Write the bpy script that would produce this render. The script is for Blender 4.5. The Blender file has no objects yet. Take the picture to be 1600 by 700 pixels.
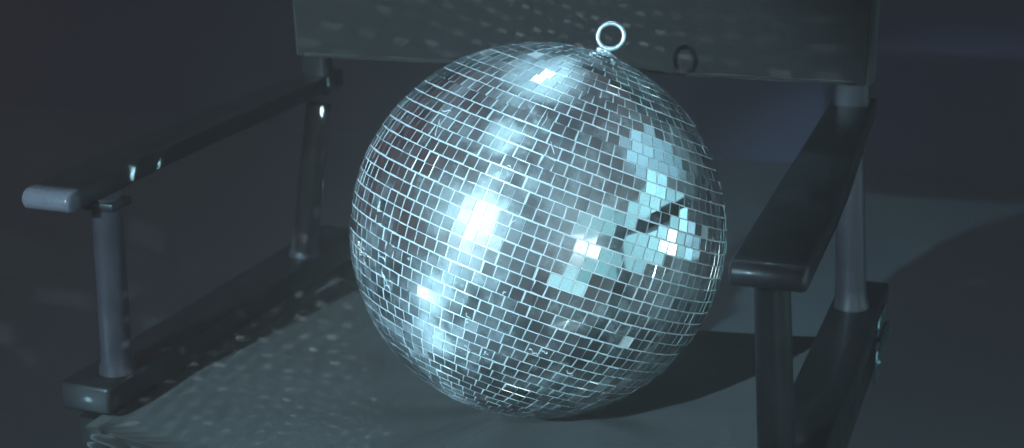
import bpy, bmesh, math, random
from mathutils import Vector, Matrix, Euler
random.seed(7)
PI = math.pi
sc = bpy.context.scene
COL = sc.collection

# ------------------------------------------------------------------ camera
camd = bpy.data.cameras.new("camera")
cam = bpy.data.objects.new("camera", camd); COL.objects.link(cam)
right = Vector((0.92823082, 0.37104426, -0.0267153))
up = Vector((-0.09065171, 0.29526073, 0.95110639))
fwd = Vector((-0.36079055, 0.88042448, -0.3077059))
m = Matrix((right, up, -fwd)).transposed().to_4x4()
m.translation = Vector((0.4003, -0.9433, 0.4323))
cam.matrix_world = m
camd.sensor_width = 36.0
camd.lens = 36.0 * 2098.0 / 1600.0
camd.clip_start = 0.02; camd.clip_end = 60
camd.dof.use_dof = True
camd.dof.focus_distance = 0.93
camd.dof.aperture_fstop = 7.0
sc.camera = cam
sc.view_settings.view_transform = 'Standard'
sc.view_settings.look = 'None'
sc.view_settings.exposure = 0.0
sc.view_settings.gamma = 1.0
sc.cycles.use_denoising = True
sc.cycles.max_bounces = 8
sc.cycles.volume_bounces = 1
sc.cycles.sample_clamp_indirect = 4.0

# ball frame
BC = Vector((0.0407, -0.0132, 0.1042)); R = 0.1462
ZL = -0.47                                   # floor height (chair frame: rail top = 0)
AX = Vector((0.2795, 0.3176, 0.9061)).normalized()
el, az, LD = math.radians(22.0), math.radians(13.2), 2.3
LDIR = Vector((-math.sin(az) * math.cos(el), -math.cos(az) * math.cos(el), math.sin(el)))
LPOS = BC + LDIR * LD

# ------------------------------------------------------------------ node helpers
class NT:
    def __init__(s, tree):
        s.t = tree; s.n = tree.nodes; s.l = tree.links
    def node(s, ty, **kw):
        n = s.n.new(ty)
        for k, v in kw.items(): setattr(n, k, v)
        return n
    def put(s, sock, v):
        if hasattr(v, 'is_output') or isinstance(v, bpy.types.NodeSocket): s.l.new(v, sock)
        else: sock.default_value = v
    def math(s, op, a, b=None, c=None, clamp=False):
        n = s.node('ShaderNodeMath', operation=op); n.use_clamp = clamp
        s.put(n.inputs[0], a)
        if b is not None: s.put(n.inputs[1], b)
        if c is not None: s.put(n.inputs[2], c)
        return n.outputs[0]
    def vmath(s, op, a, b=None, out=0):
        n = s.node('ShaderNodeVectorMath', operation=op)
        s.put(n.inputs[0], a)
        if b is not None: s.put(n.inputs[1], b)
        return n.outputs[out]
    def dot(s, a, b): return s.vmath('DOT_PRODUCT', a, tuple(b), 'Value')
    def smooth(s, v, a, b, lo=0.0, hi=1.0):
        n = s.node('ShaderNodeMapRange', interpolation_type='SMOOTHSTEP')
        s.put(n.inputs[0], v); n.inputs[1].default_value = a; n.inputs[2].default_value = b
        n.inputs[3].default_value = lo; n.inputs[4].default_value = hi
        return n.outputs[0]
    def noise(s, vec, scale, detail=3, rough=.5):
        n = s.node('ShaderNodeTexNoise'); s.put(n.inputs['Vector'], vec)
        n.inputs['Scale'].default_value = scale; n.inputs['Detail'].default_value = detail
        n.inputs['Roughness'].default_value = rough
        return n.outputs[0]
    def mixc(s, f, a, b):
        n = s.node('ShaderNodeMix', data_type='RGBA')
        s.put(n.inputs[0], f); s.put(n.inputs[6], a); s.put(n.inputs[7], b)
        return n.outputs[2]
    def mixs(s, f, a, b):
        n = s.node('ShaderNodeMixShader'); s.put(n.inputs[0], f)
        s.l.new(a, n.inputs[1]); s.l.new(b, n.inputs[2]); return n.outputs[0]

# ------------------------------------------------------------------ world: dim club room, a paler glow on the lamp side
W = bpy.data.worlds.new("World"); sc.world = W; W.use_nodes = True
t = NT(W.node_tree); t.n.clear()
gen = t.node('ShaderNodeTexCoord').outputs['Generated']
d = t.vmath('NORMALIZE', gen)
wnz = t.noise(d, 2.6, 3, .6)
lobe = t.math('POWER', t.math('MAXIMUM', t.dot(d, Vector((-.10, -.95, .20)).normalized()), 0.0), 5.0)
lobe2 = t.math('POWER', t.math('MAXIMUM', t.dot(d, Vector((.45, .25, .85)).normalized()), 0.0), 3.0)
base = (0.061, 0.042, 0.053, 1)
c1 = t.mixc(t.math('MULTIPLY', lobe, t.smooth(wnz, .38, .60, .45, 1.0)), base, (0.095, 0.19, 0.25, 1))
c2 = t.mixc(t.math('MULTIPLY', lobe2, t.smooth(wnz, .40, .62, .1, .9)), c1, (0.07, 0.12, 0.16, 1))
bg = t.node('ShaderNodeBackground'); t.put(bg.inputs[0], c2); bg.inputs[1].default_value = 1.0
t.l.new(bg.outputs[0], t.node('ShaderNodeOutputWorld').inputs[0])

# ------------------------------------------------------------------ lamps
def aim(o, target):
    o.rotation_euler = (Vector(target) - o.location).to_track_quat('-Z', 'Y').to_euler()
def spot(name, loc, target, watts, color, angle, blend, radius):
    l = bpy.data.lights.new(name, 'SPOT'); l.energy = watts; l.color = color
    l.spot_size = math.radians(angle); l.spot_blend = blend; l.shadow_soft_size = radius
    o = bpy.data.objects.new(name, l); COL.objects.link(o); o.location = loc; aim(o, target); return o
def area(name, loc, target, watts, color, sx, sy, spread=180):
    l = bpy.data.lights.new(name, 'AREA'); l.energy = watts; l.color = color
    l.shape = 'RECTANGLE'; l.size = sx; l.size_y = sy
    l.spread = math.radians(spread)
    o = bpy.data.objects.new(name, l); COL.objects.link(o); o.location = loc; aim(o, target); return o
def area_rad(name, direction, dist, radiance, color, sx, sy, spread=180):
    return area(name, BC + Vector(direction).normalized() * dist, BC, radiance * PI * sx * sy, color, sx, sy, spread)

spot("key_spotlight", LPOS, BC + Vector((-.14, 0, -.08)), 540, (.45, .80, .97), 21.5, .40, .010)
spot("rear_highlight_fill", BC + Vector((-.12, .50, .86)).normalized() * 1.7, BC, 95, (.42, .80, 1.0), 11, .4, .20)  # added lamp, for the hot spot near the top of the ball
spot("low_highlight_fill", BC + Vector((-.64, -.66, -.37)).normalized() * 1.2, BC, 22, (.42, .80, 1.0), 14, .4, .05)  # added lamp, for the glow low on the ball's left
for nm, dr, dist, rad, colr, sx_, sy_ in (("teal_fill_panel", (.97, .06, .13), 1.5, .42, (.36, .90, 1.0), 1.25, 1.08),  # added panels that give the tiles their teal and blue reflections
                                      ("blue_fill_panel", (.78, .34, .50), 1.55, .28, (.32, .78, 1.0), 1.0, .72),
                                      ("green_fill_panel", (.82, -.55, .10), 1.6, .30, (.22, .80, .88), .72, .90),
                                      ("pale_fill_panel", (.56, -.80, -.17), 1.5, .42, (.45, .92, 1.0), .34, .42),
                                      ("blue_fill_panel", (.80, .24, .72), 1.6, .20, (.36, .80, 1.0), .60, .42),
                                      ("blue_fill_panel", (.90, .44, -.05), 1.5, .35, (.40, .80, 1.0), .34, .50)):
    area_rad(nm, dr, dist, rad, colr, sx_, sy_, 100)
area_rad("small_white_lamp", (.72, -.683, .123), 2.0, 6.0, (.85, .97, 1.0), .62, .42)
area_rad("side_white_lamp", (.975, .10, -.05), 1.3, 3.0, (.95, .97, 1.0), .16, .24)

# added point lamps by the ball, patterned like light off its facets
def facet_lamp(name, n_dir, strength, su, sv, cell_deg, axis, lim):
    l = bpy.data.lights.new(name, 'POINT'); l.energy = 1.0; l.shadow_soft_size = 0.0; l.color = (.75, .97, 1.0)
    l.use_nodes = True
    t = NT(l.node_tree); t.n.clear()
    inc = t.node('ShaderNodeTexCoord').outputs['Normal']
    r = t.vmath('NORMALIZE', inc)
    n = r
    bx = AX.orthogonal().normalized(); by = AX.cross(bx)
    lx, ly, lz = t.dot(n, bx), t.dot(n, by), t.dot(n, AX)
    dl = math.radians(cell_deg)
    row = t.math('DIVIDE', t.math('ARCSINE', lz), dl)
    rf = t.math('FLOOR', row)
    latc = t.math('MULTIPLY', t.math('ADD', rf, .5), dl)
    ncol = t.math('ROUND', t.math('DIVIDE', t.math('MULTIPLY', t.math('COSINE', latc), 2 * PI), dl))
    u = t.math('MULTIPLY', t.math('DIVIDE', t.math('ARCTAN2', ly, lx), 2 * PI), ncol)
    cell = t.node('ShaderNodeCombineXYZ'); t.put(cell.inputs[0], rf); t.put(cell.inputs[1], t.math('FLOOR', u))
    wn = t.node('ShaderNodeTexWhiteNoise'); wn.noise_dimensions = '3D'; t.l.new(cell.outputs[0], wn.inputs['Vector'])
    rnd = wn.outputs['Value']
    sep = t.node('ShaderNodeSeparateColor'); t.l.new(wn.outputs['Color'], sep.inputs[0])
    ju = t.math('MULTIPLY', t.math('SUBTRACT', sep.outputs[0], .5), .35)
    jv = t.math('MULTIPLY', t.math('SUBTRACT', sep.outputs[1], .5), .35)
    fu = t.math('ABSOLUTE', t.math('ADD', t.math('SUBTRACT', t.math('FRACT', u), .5), ju))
    fv = t.math('ABSOLUTE', t.math('ADD', t.math('SUBTRACT', t.math('FRACT', row), .5), jv))
    k = t.math('MULTIPLY', t.smooth(fu, su + .07, su - .07), t.smooth(fv, sv + .06, sv - .06))
    k = t.math('MULTIPLY', k, t.math('ADD', .25, t.math('POWER', rnd, 2.0)))
    k = t.math('MULTIPLY', k, t.smooth(t.dot(r, axis), lim, lim + .15))
    fo = t.node('ShaderNodeLightFalloff'); t.put(fo.inputs[0], t.math('MULTIPLY', k, strength))
    fo.inputs['Smooth'].default_value = 0
    e = t.node('ShaderNodeEmission'); t.l.new(fo.outputs['Linear'], e.inputs[1])
    t.l.new(e.outputs[0], t.node('ShaderNodeOutputLight').inputs[0])
    o = bpy.data.objects.new(name, l); COL.objects.link(o)
    o.location = BC + Vector(n_dir).normalized() * (R * 1.035)
    return o
ROWS = 50
facet_lamp("glint_lamp_back", (-.20, .20, .95), 15.0, .24, .12, 5.5, (0, 1, 0), .25)
facet_lamp("glint_lamp_seat", (.45, -.78, -.10), 6.0, .26, .12, 5.0, (0, 0, -1), .15)
facet_lamp("glint_lamp_seat", (-.66, -.60, .10), 15.0, .20, .15, 4.8, (0, 0, -1), .12)

# added narrow lamps for single sharp glints, standing in for facet reflections
def glint_beam_lamp(tgt, strength, wa, wb):
    v = Vector(tgt) - BC; dist = v.length - R * 1.03; v.normalize()
    l = bpy.data.lights.new("glint_beam_lamp", 'POINT'); l.energy = 1.0; l.shadow_soft_size = 0.0; l.color = (.46, .88, 1.0)
    l.use_nodes = True
    t = NT(l.node_tree); t.n.clear()
    r = t.vmath('NORMALIZE', t.node('ShaderNodeTexCoord').outputs['Normal'])
    a = v.cross(Vector((0, 0, 1))).normalized(); b = a.cross(v)
    k = t.math('MULTIPLY', t.smooth(t.math('ABSOLUTE', t.dot(r, a)), wa / dist * 1.15, wa / dist * .85), t.smooth(t.math('ABSOLUTE', t.dot(r, b)), wb / dist * 1.15, wb / dist * .85))
    k = t.math('MULTIPLY', k, t.smooth(t.dot(r, v), .2, .4))
    fo = t.node('ShaderNodeLightFalloff'); t.put(fo.inputs[0], t.math('MULTIPLY', k, strength * .42))
    e = t.node('ShaderNodeEmission'); t.l.new(fo.outputs['Constant'], e.inputs[1])
    t.l.new(e.outputs[0], t.node('ShaderNodeOutputLight').inputs[0])
    o = bpy.data.objects.new("glint_beam_lamp", l); COL.objects.link(o); o.location = BC + v * (R * 1.03)
for tgt, st, wa, wb in (((-.2525, -.126, .158), 1500, .0018, .0055), ((-.2525, -.092, .1560), 900, .0018, .0045), ((-.2352, .158, .171), 1500, .0016, .0040),
                        ((-.2345, .150, .1416), 1500, .0016, .0045), ((-.2394, .150, .070), 350, .0016, .005), ((-.2567, -.150, .087), 250, .0018, .004)):
    glint_beam_lamp(tgt, st, wa, wb)

# ------------------------------------------------------------------ materials
def newmat(name):
    m = bpy.data.materials.new(name); m.use_nodes = True
    t = NT(m.node_tree); t.n.clear(); return m, t
def finish(t, shader, disp=None):
    o = t.node('ShaderNodeOutputMaterial'); t.l.new(shader, o.inputs[0])
def bump(t, h, strength, dist):
    b = t.node('ShaderNodeBump'); b.inputs['Strength'].default_value = strength
    b.inputs['Distance'].default_value = dist; t.put(b.inputs['Height'], h); return b.outputs[0]
def principled(t, col, rough, metal=0.0, normal=None, **kw):
    p = t.node('ShaderNodeBsdfPrincipled'); t.put(p.inputs['Base Color'], col)
    t.put(p.inputs['Roughness'], rough); p.inputs['Metallic'].default_value = metal
    if normal is not None: t.l.new(normal, p.inputs['Normal'])
    for k, v in kw.items(): t.put(p.inputs[k], v)
    return p.outputs[0]

def mat_paint():
    m, t = newmat("black_paint")
    ob = t.node('ShaderNodeTexCoord').outputs['Object']
    mp = t.node('ShaderNodeMapping'); t.l.new(ob, mp.inputs[0]); mp.inputs['Scale'].default_value = (1, .12, 1)
    g = t.noise(mp.outputs[0], 260, 4, .6)
    s = t.noise(ob, 45, 5, .65)
    col = t.mixc(t.smooth(s, .45, .75), (.008, .008, .009, 1), (.014, .014, .016, 1))
    rough = t.smooth(s, .3, .8, .36, .5)
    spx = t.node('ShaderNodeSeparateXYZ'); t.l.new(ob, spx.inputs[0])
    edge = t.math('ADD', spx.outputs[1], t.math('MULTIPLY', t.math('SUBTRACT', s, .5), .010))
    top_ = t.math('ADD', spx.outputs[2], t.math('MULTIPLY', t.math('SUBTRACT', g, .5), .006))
    worn_and_shade = t.math('MULTIPLY', t.smooth(edge, -.183, -.194), t.smooth(spx.outputs[2], .12, .125))
    worn_and_shade = t.math('MULTIPLY', worn_and_shade, t.smooth(t.noise(ob, 700, 2, .5), .30, .52, .35, 1))
    worn_and_shade = t.math('MULTIPLY', worn_and_shade, t.smooth(spx.outputs[0], -.1, .1, 1, .28))  # right nose darkened to read as in shade; the rest is wear
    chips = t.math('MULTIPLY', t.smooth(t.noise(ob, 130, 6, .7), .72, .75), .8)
    worn_and_shade = t.math('MAXIMUM', worn_and_shade, chips)
    col = t.mixc(worn_and_shade, col, (.115, .108, .13, 1))
    rough = t.math('MULTIPLY', rough, t.smooth(worn_and_shade, 0, 1, 1, .62))
    finish(t, principled(t, col, rough, 0, bump(t, g, .25, .0006), **{'Specular IOR Level': .4, 'Coat Weight': .15, 'Coat Roughness': .12, 'Coat IOR': 1.4}))
    return m
def mat_post():
    m, t = newmat("scuffed_post_enamel")
    ob = t.node('ShaderNodeTexCoord').outputs['Object']
    mp = t.node('ShaderNodeMapping'); t.l.new(ob, mp.inputs[0]); mp.inputs['Scale'].default_value = (1, 1, .1)
    g = t.noise(mp.outputs[0], 220, 4, .65); b = t.noise(ob, 40, 4, .6)
    c = t.mixc(t.math('MULTIPLY', g, b), (.014, .0125, .017, 1), (.078, .064, .082, 1))
    finish(t, principled(t, c, .40, .0, bump(t, g, .2, .0005)))
    return m
def mat_canvas(name, g_):
    m, t = newmat(name)
    ob = t.node('ShaderNodeTexCoord').outputs['Object']
    w1 = t.node('ShaderNodeTexWave', wave_type='BANDS', bands_direction='X'); t.l.new(ob, w1.inputs[0])
    w2 = t.node('ShaderNodeTexWave', wave_type='BANDS', bands_direction='Y'); t.l.new(ob, w2.inputs[0])
    w3 = t.node('ShaderNodeTexWave', wave_type='BANDS', bands_direction='Z'); t.l.new(ob, w3.inputs[0])
    for w in (w1, w2, w3):
        w.inputs['Scale'].default_value = 210; w.inputs['Distortion'].default_value = .8
    h = t.math('ADD', t.math('ADD', w1.outputs[1], w2.outputs[1]), w3.outputs[1])
    n = t.noise(ob, 420, 3, .6); lint = t.noise(ob, 900, 2, .5)
    wear = t.noise(ob, 9, 4, .6)
    c = t.mixc(wear, (.008 * g_, .0072 * g_, .0078 * g_, 1), (.0125 * g_, .0112 * g_, .0122 * g_, 1))
    c = t.mixc(t.math('MULTIPLY', n, .5), c, (.018 * g_, .0165 * g_, .018 * g_, 1))
    c = t.mixc(t.smooth(lint, .74, .80), c, (.35, .36, .37, 1))
    hh = t.math('ADD', h, t.math('MULTIPLY', t.noise(ob, 28, 3), 1.6))
    finish(t, principled(t, c, .85, 0, bump(t, hh, .45, .0012), **{'Specular IOR Level': .25, 'Sheen Weight': .15}))
    return m
def mat_metal(name, col, rough):
    m, t = newmat(name)
    ob = t.node('ShaderNodeTexCoord').outputs['Object']
    n = t.noise(ob, 300, 3)
    finish(t, principled(t, (*col, 1), t.smooth(n, .3, .7, rough * .8, rough * 1.3), 1.0, bump(t, n, .15, .0004)))
    return m
# painted hot spots on the glass, partly dusty smears, in the ball's own frame
_x = (right - AX * right.dot(AX)).normalized(); _y = AX.cross(_x)
def on_ball(n): n = Vector(n).normalized(); return Vector((n.dot(_x), n.dot(_y), n.dot(AX))) * R
GLOW_SMEARS = [(on_ball(n_), r_, w_) for n_, r_, w_ in (((.038, -.926, .375), .026, .24), ((-.13, -.90, .41), .030, .20), ((.16, -.92, .33), .020, .2), ((.10, -.70, .70), .020, .4), ((.214, -.342, .915), .042, .60),
                                         ((-.167, -.986, -.026), .026, .42), ((-.16, -.95, -.27), .022, .45), ((.42, -.75, .50), .034, .26), ((.53, -.81, .23), .024, .34))]
def dust(t, ob):
    return t.noise(ob, 22, 5, .62)
def mat_tiles():
    m, t = newmat("mirror_glass")
    ob = t.node('ShaderNodeTexCoord').outputs['Object']
    geo = t.node('ShaderNodeNewGeometry')
    rnd = geo.outputs['Random Per Island']
    wn = t.node('ShaderNodeTexWhiteNoise', noise_dimensions='1D'); t.l.new(rnd, wn.inputs['W'])
    sepc = t.node('ShaderNodeSeparateColor'); t.l.new(wn.outputs['Color'], sepc.inputs[0])
    r2, r3 = sepc.outputs[0], sepc.outputs[1]
    mir = t.node('ShaderNodeBsdfGlossy', distribution='GGX')
    tint = t.mixc(rnd, (.68, .79, .84, 1), (.88, .92, .95, 1))
    t.l.new(tint, mir.inputs['Color'])
    t.put(mir.inputs['Roughness'], t.math('ADD', .02, t.math('MULTIPLY', t.math('POWER', r2, 3.0), .08)))
    # wiped, dusty film: a broad lobe stretched across the direction of the rows
    tan = t.node('ShaderNodeTangent', direction_type='RADIAL', axis='Z')
    film = t.node('ShaderNodeBsdfAnisotropic', distribution='GGX') if False else t.node('ShaderNodeBsdfAnisotropic')
    film.distribution = 'GGX'
    film.inputs['Color'].default_value = (.85, .93, .95, 1)
    film.inputs['Roughness'].default_value = .56
    film.inputs['Anisotropy'].default_value = .5
    t.l.new(tan.outputs[0], film.inputs['Tangent'])
    dif = t.node('ShaderNodeBsdfDiffuse'); dif.inputs[0].default_value = (.56, .64, .68, 1)
    d1 = dust(t, ob)
    sm = t.noise(ob, 90, 5, .7)
    mp = t.node('ShaderNodeMapping'); t.l.new(ob, mp.inputs[0]); mp.inputs['Scale'].default_value = (1, 1, 3.2)
    mp.inputs['Rotation'].default_value = (.5, .3, 0)
    sc_ = t.noise(mp.outputs[0], 60, 6, .75)
    f = t.math('ADD', t.math('MULTIPLY', t.smooth(d1, .38, .68), .30), t.math('MULTIPLY', t.smooth(sm, .5, .75), .16))
    f = t.math('MULTIPLY', f, t.math('ADD', .35, t.math('MULTIPLY', r3, .9)))
    patch = 0.0
    for c_, rad_, wt_ in GLOW_SMEARS:
        dd = t.vmath('DISTANCE', ob, tuple(c_), 'Value')
        dd = t.math('ADD', dd, t.math('MULTIPLY', t.math('SUBTRACT', t.noise(ob, 35, 4, .6), .5), rad_ * 1.3))
        patch = t.math('ADD', t.smooth(dd, rad_, rad_ * .35, 0.0, wt_ / .25), patch)
    f = t.math('ADD', f, t.math('MULTIPLY', t.math('MULTIPLY', patch, t.math('ADD', .3, sm)), .25))
    s1 = t.mixs(t.math('ADD', f, .035, clamp=True), mir.outputs[0], film.outputs[0])
    f2 = t.math('MULTIPLY', f, .55)
    s2 = t.mixs(f2, s1, dif.outputs[0])
    # specks and smears of old glue
    gl = t.math('MULTIPLY', t.smooth(sc_, .67, .72), .6)
    glue = t.node('ShaderNodeBsdfDiffuse'); glue.inputs[0].default_value = (.78, .8, .8, 1)
    s3 = t.mixs(gl, s2, glue.outputs[0])
    finish(t, s3)
    return m
def mat_grout():
    m, t = newmat("silver_grout")
    ob = t.node('ShaderNodeTexCoord').outputs['Object']
    n = t.noise(ob, 240, 4, .6)
    tan = t.node('ShaderNodeTangent', direction_type='RADIAL', axis='Z')
    film = t.node('ShaderNodeBsdfAnisotropic'); film.distribution = 'GGX'
    film.inputs['Color'].default_value = (.9, .93, .95, 1)
    film.inputs['Roughness'].default_value = .5; film.inputs['Anisotropy'].default_value = .5
    t.l.new(tan.outputs[0], film.inputs['Tangent'])
    nb = bump(t, n, .5, .0006); t.l.new(nb, film.inputs['Normal'])
    dif = t.node('ShaderNodeBsdfDiffuse'); t.put(dif.inputs[0], t.mixc(n, (.7, .72, .74, 1), (.92, .93, .94, 1)))
    finish(t, t.mixs(.68, film.outputs[0], dif.outputs[0]))
    return m
def mat_floor():
    m, t = newmat("floor_carpet")
    ob = t.node('ShaderNodeTexCoord').outputs['Object']
    n = t.noise(ob, 130, 4, .7); b = t.noise(ob, 3, 3)
    c = t.mixc(t.math('ADD', t.math('MULTIPLY', n, .5), t.math('MULTIPLY', b, .5)), (.14, .185, .22, 1), (.24, .31, .35, 1))
    finish(t, principled(t, c, .9, 0, bump(t, n, .4, .004), **{'Specular IOR Level': .2}))
    return m
def mat_wall():
    m, t = newmat("wall_paint")
    ob = t.node('ShaderNodeTexCoord').outputs['Object']
    n = t.noise(ob, 60, 4, .6); b = t.noise(ob, 1.3, 3)
    c = t.mixc(b, (.10, .11, .20, 1), (.14, .155, .28, 1))
    finish(t, principled(t, c, .8, 0, bump(t, n, .2, .002)))
    return m
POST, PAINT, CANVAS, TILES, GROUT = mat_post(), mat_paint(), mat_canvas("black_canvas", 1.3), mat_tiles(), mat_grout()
SEATCLOTH = mat_canvas("worn_seat_canvas", .54)
STEEL = mat_metal("ring_steel", (.88, .93, .95), .45)
HINGE = mat_metal("hinge_steel", (.25, .36, .40), .30)
FLOOR, WALL = mat_floor(), mat_wall()

# ------------------------------------------------------------------ mesh helpers
def link(name, bm, mat, parent=None, smooth=False, loc=None):
    me = bpy.data.meshes.new(name); bm.normal_update(); bm.to_mesh(me); bm.free()
    if smooth:
        for p in me.polygons: p.use_smooth = True
    me.materials.append(mat)
    o = bpy.data.objects.new(name, me); COL.objects.link(o)
    if parent is not None: o.parent = parent
    if loc is not None: o.location = loc
    return o
def box(bm, x0, x1, y0, y1, z0, z1, bev=0.0, seg=2, mat=None):
    r = bmesh.ops.create_cube(bm, size=1.0); vs = r['verts']
    for v in vs:
        v.co = Vector(((x0 + x1) / 2 + v.co.x * (x1 - x0), (y0 + y1) / 2 + v.co.y * (y1 - y0), (z0 + z1) / 2 + v.co.z * (z1 - z0)))
    if bev > 0:
        es = list({e for v in vs for e in v.link_edges})
        r2 = bmesh.ops.bevel(bm, geom=es, offset=bev, segments=seg, profile=.5, affect='EDGES')
        vs = list({v for v in r2['verts']} | {v for v in vs if v.is_valid})
    return vs
def tube(bm, pts, rads, seg=24, caps=True):
    rings = []
    prev = None
    for i, p in enumerate(pts):
        p = Vector(p)
        a = Vector(pts[min(i + 1, len(pts) - 1)]) - Vector(pts[max(i - 1, 0)])
        a.normalize()
        x = a.orthogonal().normalized() if prev is None else (prev - a * prev.dot(a)).normalized()
        prev = x; y = a.cross(x)
        rings.append([bm.verts.new(p + (x * math.cos(2 * PI * k / seg) + y * math.sin(2 * PI * k / seg)) * rads[i]) for k in range(seg)])
    for i in range(len(rings) - 1):
        for k in range(seg):
            bm.faces.new((rings[i][k], rings[i][(k + 1) % seg], rings[i + 1][(k + 1) % seg], rings[i + 1][k]))
    if caps:
        bm.faces.new(list(reversed(rings[0]))); bm.faces.new(rings[-1])
def autosmooth(o, ang=40):
    for p in o.data.polygons: p.use_smooth = True
    es = [e for e in o.data.edges]
    bm = bmesh.new(); bm.from_mesh(o.data)
    for e in bm.edges:
        if len(e.link_faces) == 2 and e.calc_face_angle(0) > math.radians(ang): e.smooth = False
    bm.to_mesh(o.data); bm.free()
    return o

# ------------------------------------------------------------------ setting
def sheet(name, pts, mat):
    bm = bmesh.new(); bm.faces.new([bm.verts.new(p) for p in pts]); o = link(name, bm, mat); o['kind'] = 'structure'; return o
WY = 2.3
sheet("floor", [(-3.2, -2.9, ZL), (3.5, -2.9, ZL), (3.5, WY, ZL), (-3.2, WY, ZL)], FLOOR)
sheet("wall", [(-3.2, WY, ZL), (3.5, WY, ZL), (3.5, WY, 2.1), (-3.2, WY, 2.1)], WALL)

# ------------------------------------------------------------------ director's chair
chair = bpy.data.objects.new("directors_chair", None); COL.objects.link(chair)
chair.location = (0, 0, ZL)
chair['label'] = "black wooden folding director's chair with canvas seat and back, holding the mirror ball"
chair['category'] = "chair"
OFF = Vector((0, 0, -ZL))
def part(name, bm, mat, parent=chair, smooth=True):
    o = link(name, bm, mat, parent)
    if parent is chair: o.location = OFF       # geometry is written with z = 0 at the rail top
    return autosmooth(o) if smooth else o

RAIL = {-1: (-.300, -.252), 1: (.242, .284)}
PX = {-1: -.268, 1: .260}          # foot of the posts
PTX = {-1: -.252, 1: .2515}        # top of the posts
ARM = {-1: (-.2955, -.2525), 1: (.2335, .2800)}
HA = .1455
for s in (-1, 1):
    bm = bmesh.new(); box(bm, *RAIL[s], -.184, .236, -.024, 0, .0035, 3); part("arm_rail", bm, PAINT)
    # posts: round, flaring at the foot
    def post(y0, y1, ztop, rad, name):
        bm = bmesh.new()
        zs = [(-.004, 1.22), (.003, 1.2), (.008, 1.05), (.02, 1.0), (.5, .96), (1.0, .93)]
        pts = []; rr = []
        for i, (z, k) in enumerate(zs):
            zz = z if i < 4 else (.02 + (ztop - .02) * (z if z == 1.0 else .5))
            f = max(0, zz / ztop)
            pts.append((PX[s] + (PTX[s] - PX[s]) * f, y0 + (y1 - y0) * f, zz)); rr.append(rad * k)
        tube(bm, pts, rr, 32); return part(name, bm, PAINT if (s > 0 and y0 < 0) else POST)  # right front post gets the darker paint to stand in for shade
    post(-.1506 if s < 0 else -.157, -.158, HA + .004, .0122, "arm_post")
    post(.143 if s < 0 else .1665, .164, HA + .004, .0128, "arm_post")
    # mounting block under the front of the arm
    bm = bmesh.new(); box(bm, PTX[s] - .0140, PTX[s] + .0140, -.170, -.145, HA - .006, HA + .001, .002, 2); part("arm_socket", bm, PAINT)
    # arm: flat board with a bull-nosed front end
    bm = bmesh.new()
    x0, x1 = ARM[s]; th = .0165; zt = HA + th
    ysec = [(-.2005 + .00825 * (1 - math.cos(a)), .00825 * math.sin(a)) for a in [PI / 2 * k / 6 for k in range(7)]]
    prof = []
    for y, hh in ysec: prof.append((y, HA + th / 2 - hh))
    low = prof[1:]
    upp = [(y, 2 * (HA + th / 2) - z) for y, z in prof]
    outline = list(reversed(upp)) + low          # from top to bottom around the nose
    yb = .188
    full = [(yb, zt)] + outline + [(yb, HA)]
    def slope(y, z): return z + (y + .19) * .045
    cx = (x0 + x1) / 2
    def xx(x, y): # taper toward the back upright
        f = max(0, min(1, (y + .05) / .22)); w = 1 - .22 * f
        return (cx + (PTX[s] - cx) * f) + (x - cx) * w
    ys_extra = [.188, .12, .05, -.02, -.09, -.16]
    loop_pts = [(y, zt) for y in ys_extra] + outline + [(y, HA) for y in reversed(ys_extra)]
    L_ = [bm.verts.new((xx(x0, y), y, slope(y, z))) for y, z in loop_pts]
    R_ = [bm.verts.new((xx(x1, y), y, slope(y, z))) for y, z in loop_pts]
    n = len(loop_pts)
    for i in range(n):
        bm.faces.new((L_[i], L_[(i + 1) % n], R_[(i + 1) % n], R_[i]))
    bm.faces.new(list(reversed(L_))); bm.faces.new(R_)
    bmesh.ops.recalc_face_normals(bm, faces=bm.faces[:])
    side = [e for e in bm.edges if all(v in L_ for v in e.verts) or all(v in R_ for v in e.verts)]
    bmesh.ops.bevel(bm, geom=side, offset=.0028, segments=3, profile=.5, affect='EDGES')
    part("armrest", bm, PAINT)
    # back upright rising from the arm into the canvas sleeve
    bm = bmesh.new(); box(bm, PTX[s] - .0142, PTX[s] + .0142, .158, .176, HA + .012, .40, .005, 4)
    part("back_upright", bm, PAINT if s < 0 else POST)
    # folding seat rail hinged under the arm rail
    xa, xb = (RAIL[s][0] - .004, RAIL[s][1] - .004) if s > 0 else (RAIL[s][0] + .006, RAIL[s][1] + .002)
    bm = bmesh.new(); box(bm, xa, xb, -.176, .228, -.070, -.0325, .003, 2); part("seat_rail", bm, PAINT)
    # hinge: knuckle and two leaves on the outer side
    xo = RAIL[s][1] if s > 0 else RAIL[s][0]
    for yy, tag_ in (((.176, 1), (-.150, 0)) if s > 0 else ((.176, 1),)):
        bm = bmesh.new()
        box(bm, min(xo, xo + s * .0022), max(xo, xo + s * .0022), yy - .026, yy + .026, -.021, -.006, .0008, 1)
        box(bm, min(xo, xo + s * .0022), max(xo, xo + s * .0022), yy - .026, yy + .026, -.064, -.031, .0008, 1)
        tube(bm, [(xo + s * .004, yy - .026, -.028), (xo + s * .004, yy + .026, -.028)], [.0042, .0042], 14)
        h = part("hinge", bm, HINGE)
        for k in (-1, 1):
            bm = bmesh.new(); tube(bm, [(xo + s * .002, yy + k * .016, -.047), (xo + s * .0042, yy + k * .016, -.047)], [.0035, .0022], 12)
            o = link("screw", bm, HINGE, h); autosmooth(o)
    # floor runner
    bm = bmesh.new(); box(bm, s * .255 - .016, s * .255 + .016, -.215, .215, ZL + .0005, ZL + .03, .004, 2); part("floor_runner", bm, PAINT)
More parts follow.
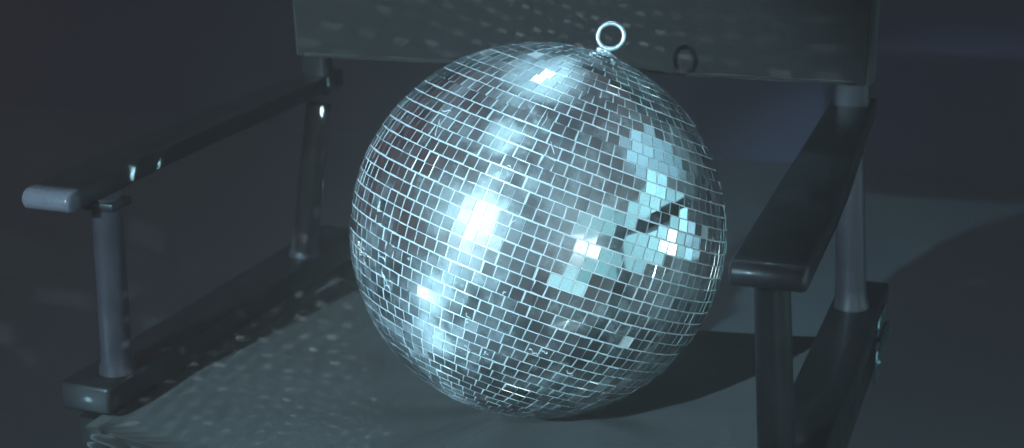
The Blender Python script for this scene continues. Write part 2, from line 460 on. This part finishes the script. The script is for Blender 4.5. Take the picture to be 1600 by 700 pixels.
# crossing legs
for y in (-.145, .145):
    for s in (-1, 1):
        bm = bmesh.new(); dy = .012 * s
        vs = box(bm, -.010, .010, y + dy - .009, y + dy + .009, -.5, .5, .003, 2)
        a = Vector((-s * .262, 0, ZL + .025)); b = Vector((s * .262, 0, -.07))
        dv = b - a; q = dv.to_track_quat('Z', 'Y').to_matrix()
        for v in bm.verts:
            w = v.co - Vector((0, y + dy, 0)); w.z *= dv.length
            w = Matrix.Rotation(math.atan2(dv.x, dv.z), 3, 'Y') @ w
            v.co = w + (a + b) / 2 + Vector((0, y + dy, 0))
        part("crossed_leg", bm, PAINT)

# seat canvas
def seat_z(x, y):
    k = max(0, 1 - (x / .256) ** 2)
    z = -.0285 - .0125 * k ** .8 - .0025 * k * math.sin(8 * y + 1)
    z += .0010 * math.sin(31 * x + 14 * y) * k + .0008 * math.sin(55 * y - 20 * x) * k
    f = max(0, (-.178 - y) / .03)
    z -= .012 * f * f
    dx, dy = x - BC.x, y - BC.y; r = math.hypot(dx, dy)
    an = math.atan2(dy, dx)
    z += .0016 * math.sin(7 * an + 1.2 * math.sin(3 * an)) * math.exp(-((r - .09) / .06) ** 2) * k
    if r < R * .8:
        zb = BC.z - math.sqrt(R * R - r * r) - .0012
        w = .010
        if z > zb - w:
            h = max(0, min(1, .5 + (zb - z) / (2 * w))); z = (zb * (1 - h) + z * h) - w * .35 * h * (1 - h)
            z = min(z, zb)
    return z
def shell(f, u0, u1, v0, v1, nu, nv, th, nrm):
    bm = bmesh.new()
    T = []; B = []
    for i in range(nu + 1):
        T.append([]); B.append([])
        for j in range(nv + 1):
            p = f(u0 + (u1 - u0) * i / nu, v0 + (v1 - v0) * j / nv)
            T[i].append(bm.verts.new(p)); B[i].append(bm.verts.new(p - nrm * th))
    for i in range(nu):
        for j in range(nv):
            bm.faces.new((T[i][j], T[i + 1][j], T[i + 1][j + 1], T[i][j + 1]))
            bm.faces.new((B[i][j + 1], B[i + 1][j + 1], B[i + 1][j], B[i][j]))
    for i in range(nu):
        bm.faces.new((B[i][0], B[i + 1][0], T[i + 1][0], T[i][0])); bm.faces.new((T[i][nv], T[i + 1][nv], B[i + 1][nv], B[i][nv]))
    for j in range(nv):
        bm.faces.new((T[0][j], T[0][j + 1], B[0][j + 1], B[0][j])); bm.faces.new((B[nu][j], B[nu][j + 1], T[nu][j + 1], T[nu][j]))
    bmesh.ops.recalc_face_normals(bm, faces=bm.faces[:])
    return bm
sx0, sx1, sy0, sy1 = -.268, .262, -.196, .166
def seat_f(x, y):
    xc = max(-.252, min(.243, x))
    yy = y
    return Vector((x, yy, seat_z(xc, y) if abs(x - xc) < 1e-6 else -.0285 + .0005))
bm = shell(seat_f, sx0, sx1, sy0, sy1, 130, 90, .0022, Vector((0, 0, 1)))
seat = part("seat_canvas", bm, SEATCLOTH)
# hem along the front edge
bm = bmesh.new()
hp = [seat_f(sx0 + .02 + (sx1 - sx0 - .04) * k / 60, sy0 + .003) + Vector((0, -.001, -.0022)) for k in range(61)]
tube(bm, hp, [.0030] * 61, 10); link("hem", bm, SEATCLOTH, seat, True)
# gathered corner of the seat cloth and its fixing strip
bm = bmesh.new()
tube(bm, [(-.262, -.1965, -.036), (-.252, -.199, -.0345), (-.240, -.1985, -.036), (-.226, -.197, -.043), (-.214, -.195, -.050)], [.002, .0035, .0042, .0035, .0015], 12)
tube(bm, [(-.272, -.190, -.047), (-.258, -.195, -.045), (-.247, -.194, -.053)], [.002, .0045, .002], 12)
link("canvas_fold", bm, SEATCLOTH, seat, True)

# back canvas with sleeves round the uprights
def back_f(x, z):
    k = max(0, 1 - (x / .235) ** 2)
    base = .152 + .002 * k
    y = base + .0015 * k * math.sin(40 * z + 9 * x)
    zz = z
    return Vector((x, y, zz))
bm = shell(back_f, -.262, .263, .197, .380, 90, 40, .0022, Vector((0, -1, 0)))
back = part("back_canvas", bm, CANVAS)
for s in (-1, 1):       # the sleeve: the cloth carried round behind each upright
    bm = bmesh.new()
    xe = -.262 if s < 0 else .263
    zo = 0.0
    ring = []
    for z in (.1975, .26, .32, .3795):
        pts = [(xe, .1550), (xe + s * .003, .158), (xe + s * .0035, .170), (xe + s * .001, .180), (xe - s * .012, .183), (xe - s * .026, .180), (xe - s * .031, .172), (xe - s * .033, .168),
               (xe - s * .033, .1705), (xe - s * .031, .1745), (xe - s * .026, .1825), (xe - s * .012, .1855), (xe + s * .003, .182), (xe + s * .006, .170), (xe + s * .0055, .157), (xe + s * .001, .1525)]
        ring.append([bm.verts.new((x, y, z + zo)) for x, y in pts])
    n = len(ring[0])
    for i in range(3):
        for k in range(n): bm.faces.new((ring[i][k], ring[i][(k + 1) % n], ring[i + 1][(k + 1) % n], ring[i + 1][k]))
    bm.faces.new(ring[0]); bm.faces.new(ring[-1])
    bmesh.ops.recalc_face_normals(bm, faces=bm.faces[:])
    link("sleeve", bm, CANVAS, back, True)
bm = bmesh.new()
hp = [back_f(-.255 + .51 * k / 50, .1985) + Vector((0, -.0006, 0)) for k in range(51)]
tube(bm, hp, [.0017] * 51, 8); link("hem", bm, CANVAS, back, True)

# ------------------------------------------------------------------ mirror ball
ball = bpy.data.objects.new("disco_ball", None); COL.objects.link(ball)
ball['label'] = "scuffed mirror ball covered in small square glass tiles, resting tilted on the canvas seat"
ball['category'] = "disco ball"
xcam = (right - AX * right.dot(AX)).normalized()
ycam = AX.cross(xcam)
BR = Matrix((xcam, ycam, AX)).transposed()
ball.matrix_world = Matrix.Translation(BC) @ BR.to_4x4()
rt = random.Random(11)
bm = bmesh.new()
dl = PI / ROWS
for i in range(ROWS):
    lat = -PI / 2 + (i + .5) * dl
    if i in (0, ROWS - 1): continue
    n = max(4, round(2 * PI * math.cos(lat) / (dl * 1.01)))
    rt.random(); ph = PI / 2 + rt.gauss(0, .22) * 2 * PI / n
    rj = rt.gauss(0, .004)
    for j in range(n):
        if rt.random() < .0015: continue
        lon = ph + 2 * PI * j / n + rt.gauss(0, .0012)
        la = lat + rj * .3 + rt.gauss(0, .0008)
        c = Vector((math.cos(la) * math.cos(lon), math.cos(la) * math.sin(lon), math.sin(la)))
        e1 = Vector((-math.sin(lon), math.cos(lon), 0)); e2 = c.cross(e1)
        # slight errors in how each tile was set
        nn = (c + e1 * rt.gauss(0, .021) + e2 * (rt.gauss(0, .017) + rj)).normalized()
        tw = rt.gauss(0, .010) if rt.random() > .012 else rt.gauss(0, .12)
        a = (e1 - nn * e1.dot(nn)).normalized(); b = nn.cross(a)
        a, b = a * math.cos(tw) + b * math.sin(tw), b * math.cos(tw) - a * math.sin(tw)
        gap = .00084
        wd = (2 * PI * math.cos(lat) / n) * R; 
        # the lower edge of a tile sets its width where the rows taper
        hw = (wd - gap) / 2 * (1 + rt.gauss(0, .008)); hh = (dl * R - gap) / 2 * (1 + rt.gauss(0, .008))
        if hw < .0012: continue
        o = c * (R - .0003 + abs(rt.gauss(0, .00012)))
        ch = .0004
        def quad(k, dz): return [bm.verts.new(o + a * sx * (hw - k) + b * sy * (hh - k) + nn * dz) for sx, sy in ((-1, -1), (1, -1), (1, 1), (-1, 1))]
        top = quad(.00012, 0); mid = quad(0, -.0002); bot = quad(0, -.0014)
        bm.faces.new(top)
        for q0, q1 in ((top, mid), (mid, bot)):
            for k in range(4): bm.faces.new((q0[(k + 1) % 4], q0[k], q1[k], q1[(k + 1) % 4]))
tiles = link("mirror_tiles", bm, TILES, ball)
bm = bmesh.new(); bmesh.ops.create_uvsphere(bm, u_segments=160, v_segments=100, radius=R - .0007)
link("grout_shell", bm, GROUT, ball, True)
# curls and crumbs of old glue left on the glass
bm = bmesh.new(); rg = random.Random(5)
def surf(n, h=0.0): return n.normalized() * (R + h)
def curl(n0, length, bend, r_):
    n0 = Vector(n0).normalized(); n0 = Vector((n0.dot(_x), n0.dot(_y), n0.dot(AX))); a = rg.random() * 6.28
    u = n0.orthogonal().normalized(); w = n0.cross(u); p = n0 * R; pts = []; rr = []
    N = 9
    for k in range(N):
        pts.append(surf(p, .0001)); rr.append(r_ * (.45 + .8 * rg.random()) * math.sin(PI * (k + .7) / (N + .4)))
        a += rg.gauss(0, bend); p = p + (u * math.cos(a) + w * math.sin(a)) * length / N
    tube(bm, pts, rr, 6)
for n0, ln, bd in (((-.45, -.89, .08), .016, .9), ((-.47, -.88, -.05), .018, 1.0), ((-.43, -.90, -.08), .012, .8), ((-.25, -.62, .74), .018, .35), ((-.20, -.60, .77), .014, .3),
                   ((.02, -.99, -.10), .009, .8), ((.01, -.98, -.15), .006, .9), ((.30, -.93, -.28), .012, .8), ((.38, -.90, -.30), .010, 1.1), ((.20, -.96, .02), .006, .8),
                   ((.27, -.62, .73), .016, .25), ((.33, -.66, .68), .012, .3), ((-.02, -.96, -.28), .014, .5), ((.10, -.95, -.33), .010, .9), ((.25, -.90, .36), .010, .5),
                   ((.50, -.85, .05), .006, .7), ((.16, -.80, .58), .007, .6), ((-.30, -.95, .12), .006, .8), ((-.52, -.80, .30), .010, .8), ((.45, -.80, -.42), .012, .8)):
    curl(n0, ln, bd, .00042)
bmesh.ops.recalc_face_normals(bm, faces=bm.faces[:])
gr = link("glue_residue", bm, GROUT, ball, True); gr["kind"] = "stuff"
# end caps
for s in (-1, 1):
    bm = bmesh.new(); r0 = .0085
    tube(bm, [(0, 0, s * (R - .003)), (0, 0, s * (R - .0002)), (0, 0, s * (R + .0008))], [r0, r0, r0 * .8], 32)
    bmesh.ops.recalc_face_normals(bm, faces=bm.faces[:])
    o = link("end_cap", bm, STEEL, ball); autosmooth(o)
# eyelet post and hanging ring
bm = bmesh.new()
tube(bm, [(0, 0, R), (0, 0, R + .0045)], [.0022, .0018], 16)
tube(bm, [(-.0075, -.002, R + .0012), (-.002, 0, R + .003), (.004, .001, R + .0012), (.009, -.004, R - .0005)], [.0016, .0018, .0014, .0008], 10)
bmesh.ops.recalc_face_normals(bm, faces=bm.faces[:])
link("ring_mount", bm, STEEL, ball, True)
bm = bmesh.new()
Rr, rr_ = .0099, .0017
view = (Vector((.28, -.90, .25))).normalized()      # the ring faces the camera, a little to the right
bxv = BR.transposed() @ (view.cross(Vector((0, 0, 1))).normalized()); bzv = BR.transposed() @ view
byv = bzv.cross(bxv)
cen = Vector((0, 0, R + .0145)) + bxv * (.0008)
pts = [cen + (bxv * math.cos(a) + byv * math.sin(a)) * Rr for a in [2 * PI * k / 64 for k in range(65)]]
rings = []
for k in range(64):
    a = 2 * PI * k / 64; rad = (bxv * math.cos(a) + byv * math.sin(a))
    wob = 1 + .02 * math.sin(2 * a + .6)
    rings.append([bm.verts.new(cen + rad * Rr * wob + (rad * math.cos(b) + bzv * math.sin(b)) * rr_) for b in [2 * PI * q / 16 for q in range(16)]])
for k in range(64):
    for q in range(16):
        bm.faces.new((rings[k][q], rings[k][(q + 1) % 16], rings[(k + 1) % 64][(q + 1) % 16], rings[(k + 1) % 64][q]))
bmesh.ops.recalc_face_normals(bm, faces=bm.faces[:])
link("hanging_ring", bm, STEEL, ball, True)

# ------------------------------------------------------------------ added haze, a thin veil that lifts the blacks
bm = bmesh.new(); box(bm, -3.3, 3.6, -3.0, 2.5, ZL - 1.0, 2.2)
m_, t = newmat("haze")
v = t.node('ShaderNodeVolumePrincipled')
v.inputs['Color'].default_value = (1.0, .80, .72, 1)
v.inputs['Density'].default_value = .195
v.inputs['Anisotropy'].default_value = .72
t.l.new(v.outputs[0], t.node('ShaderNodeOutputMaterial').inputs['Volume'])
hz = link("haze", bm, m_); hz['kind'] = 'stuff'
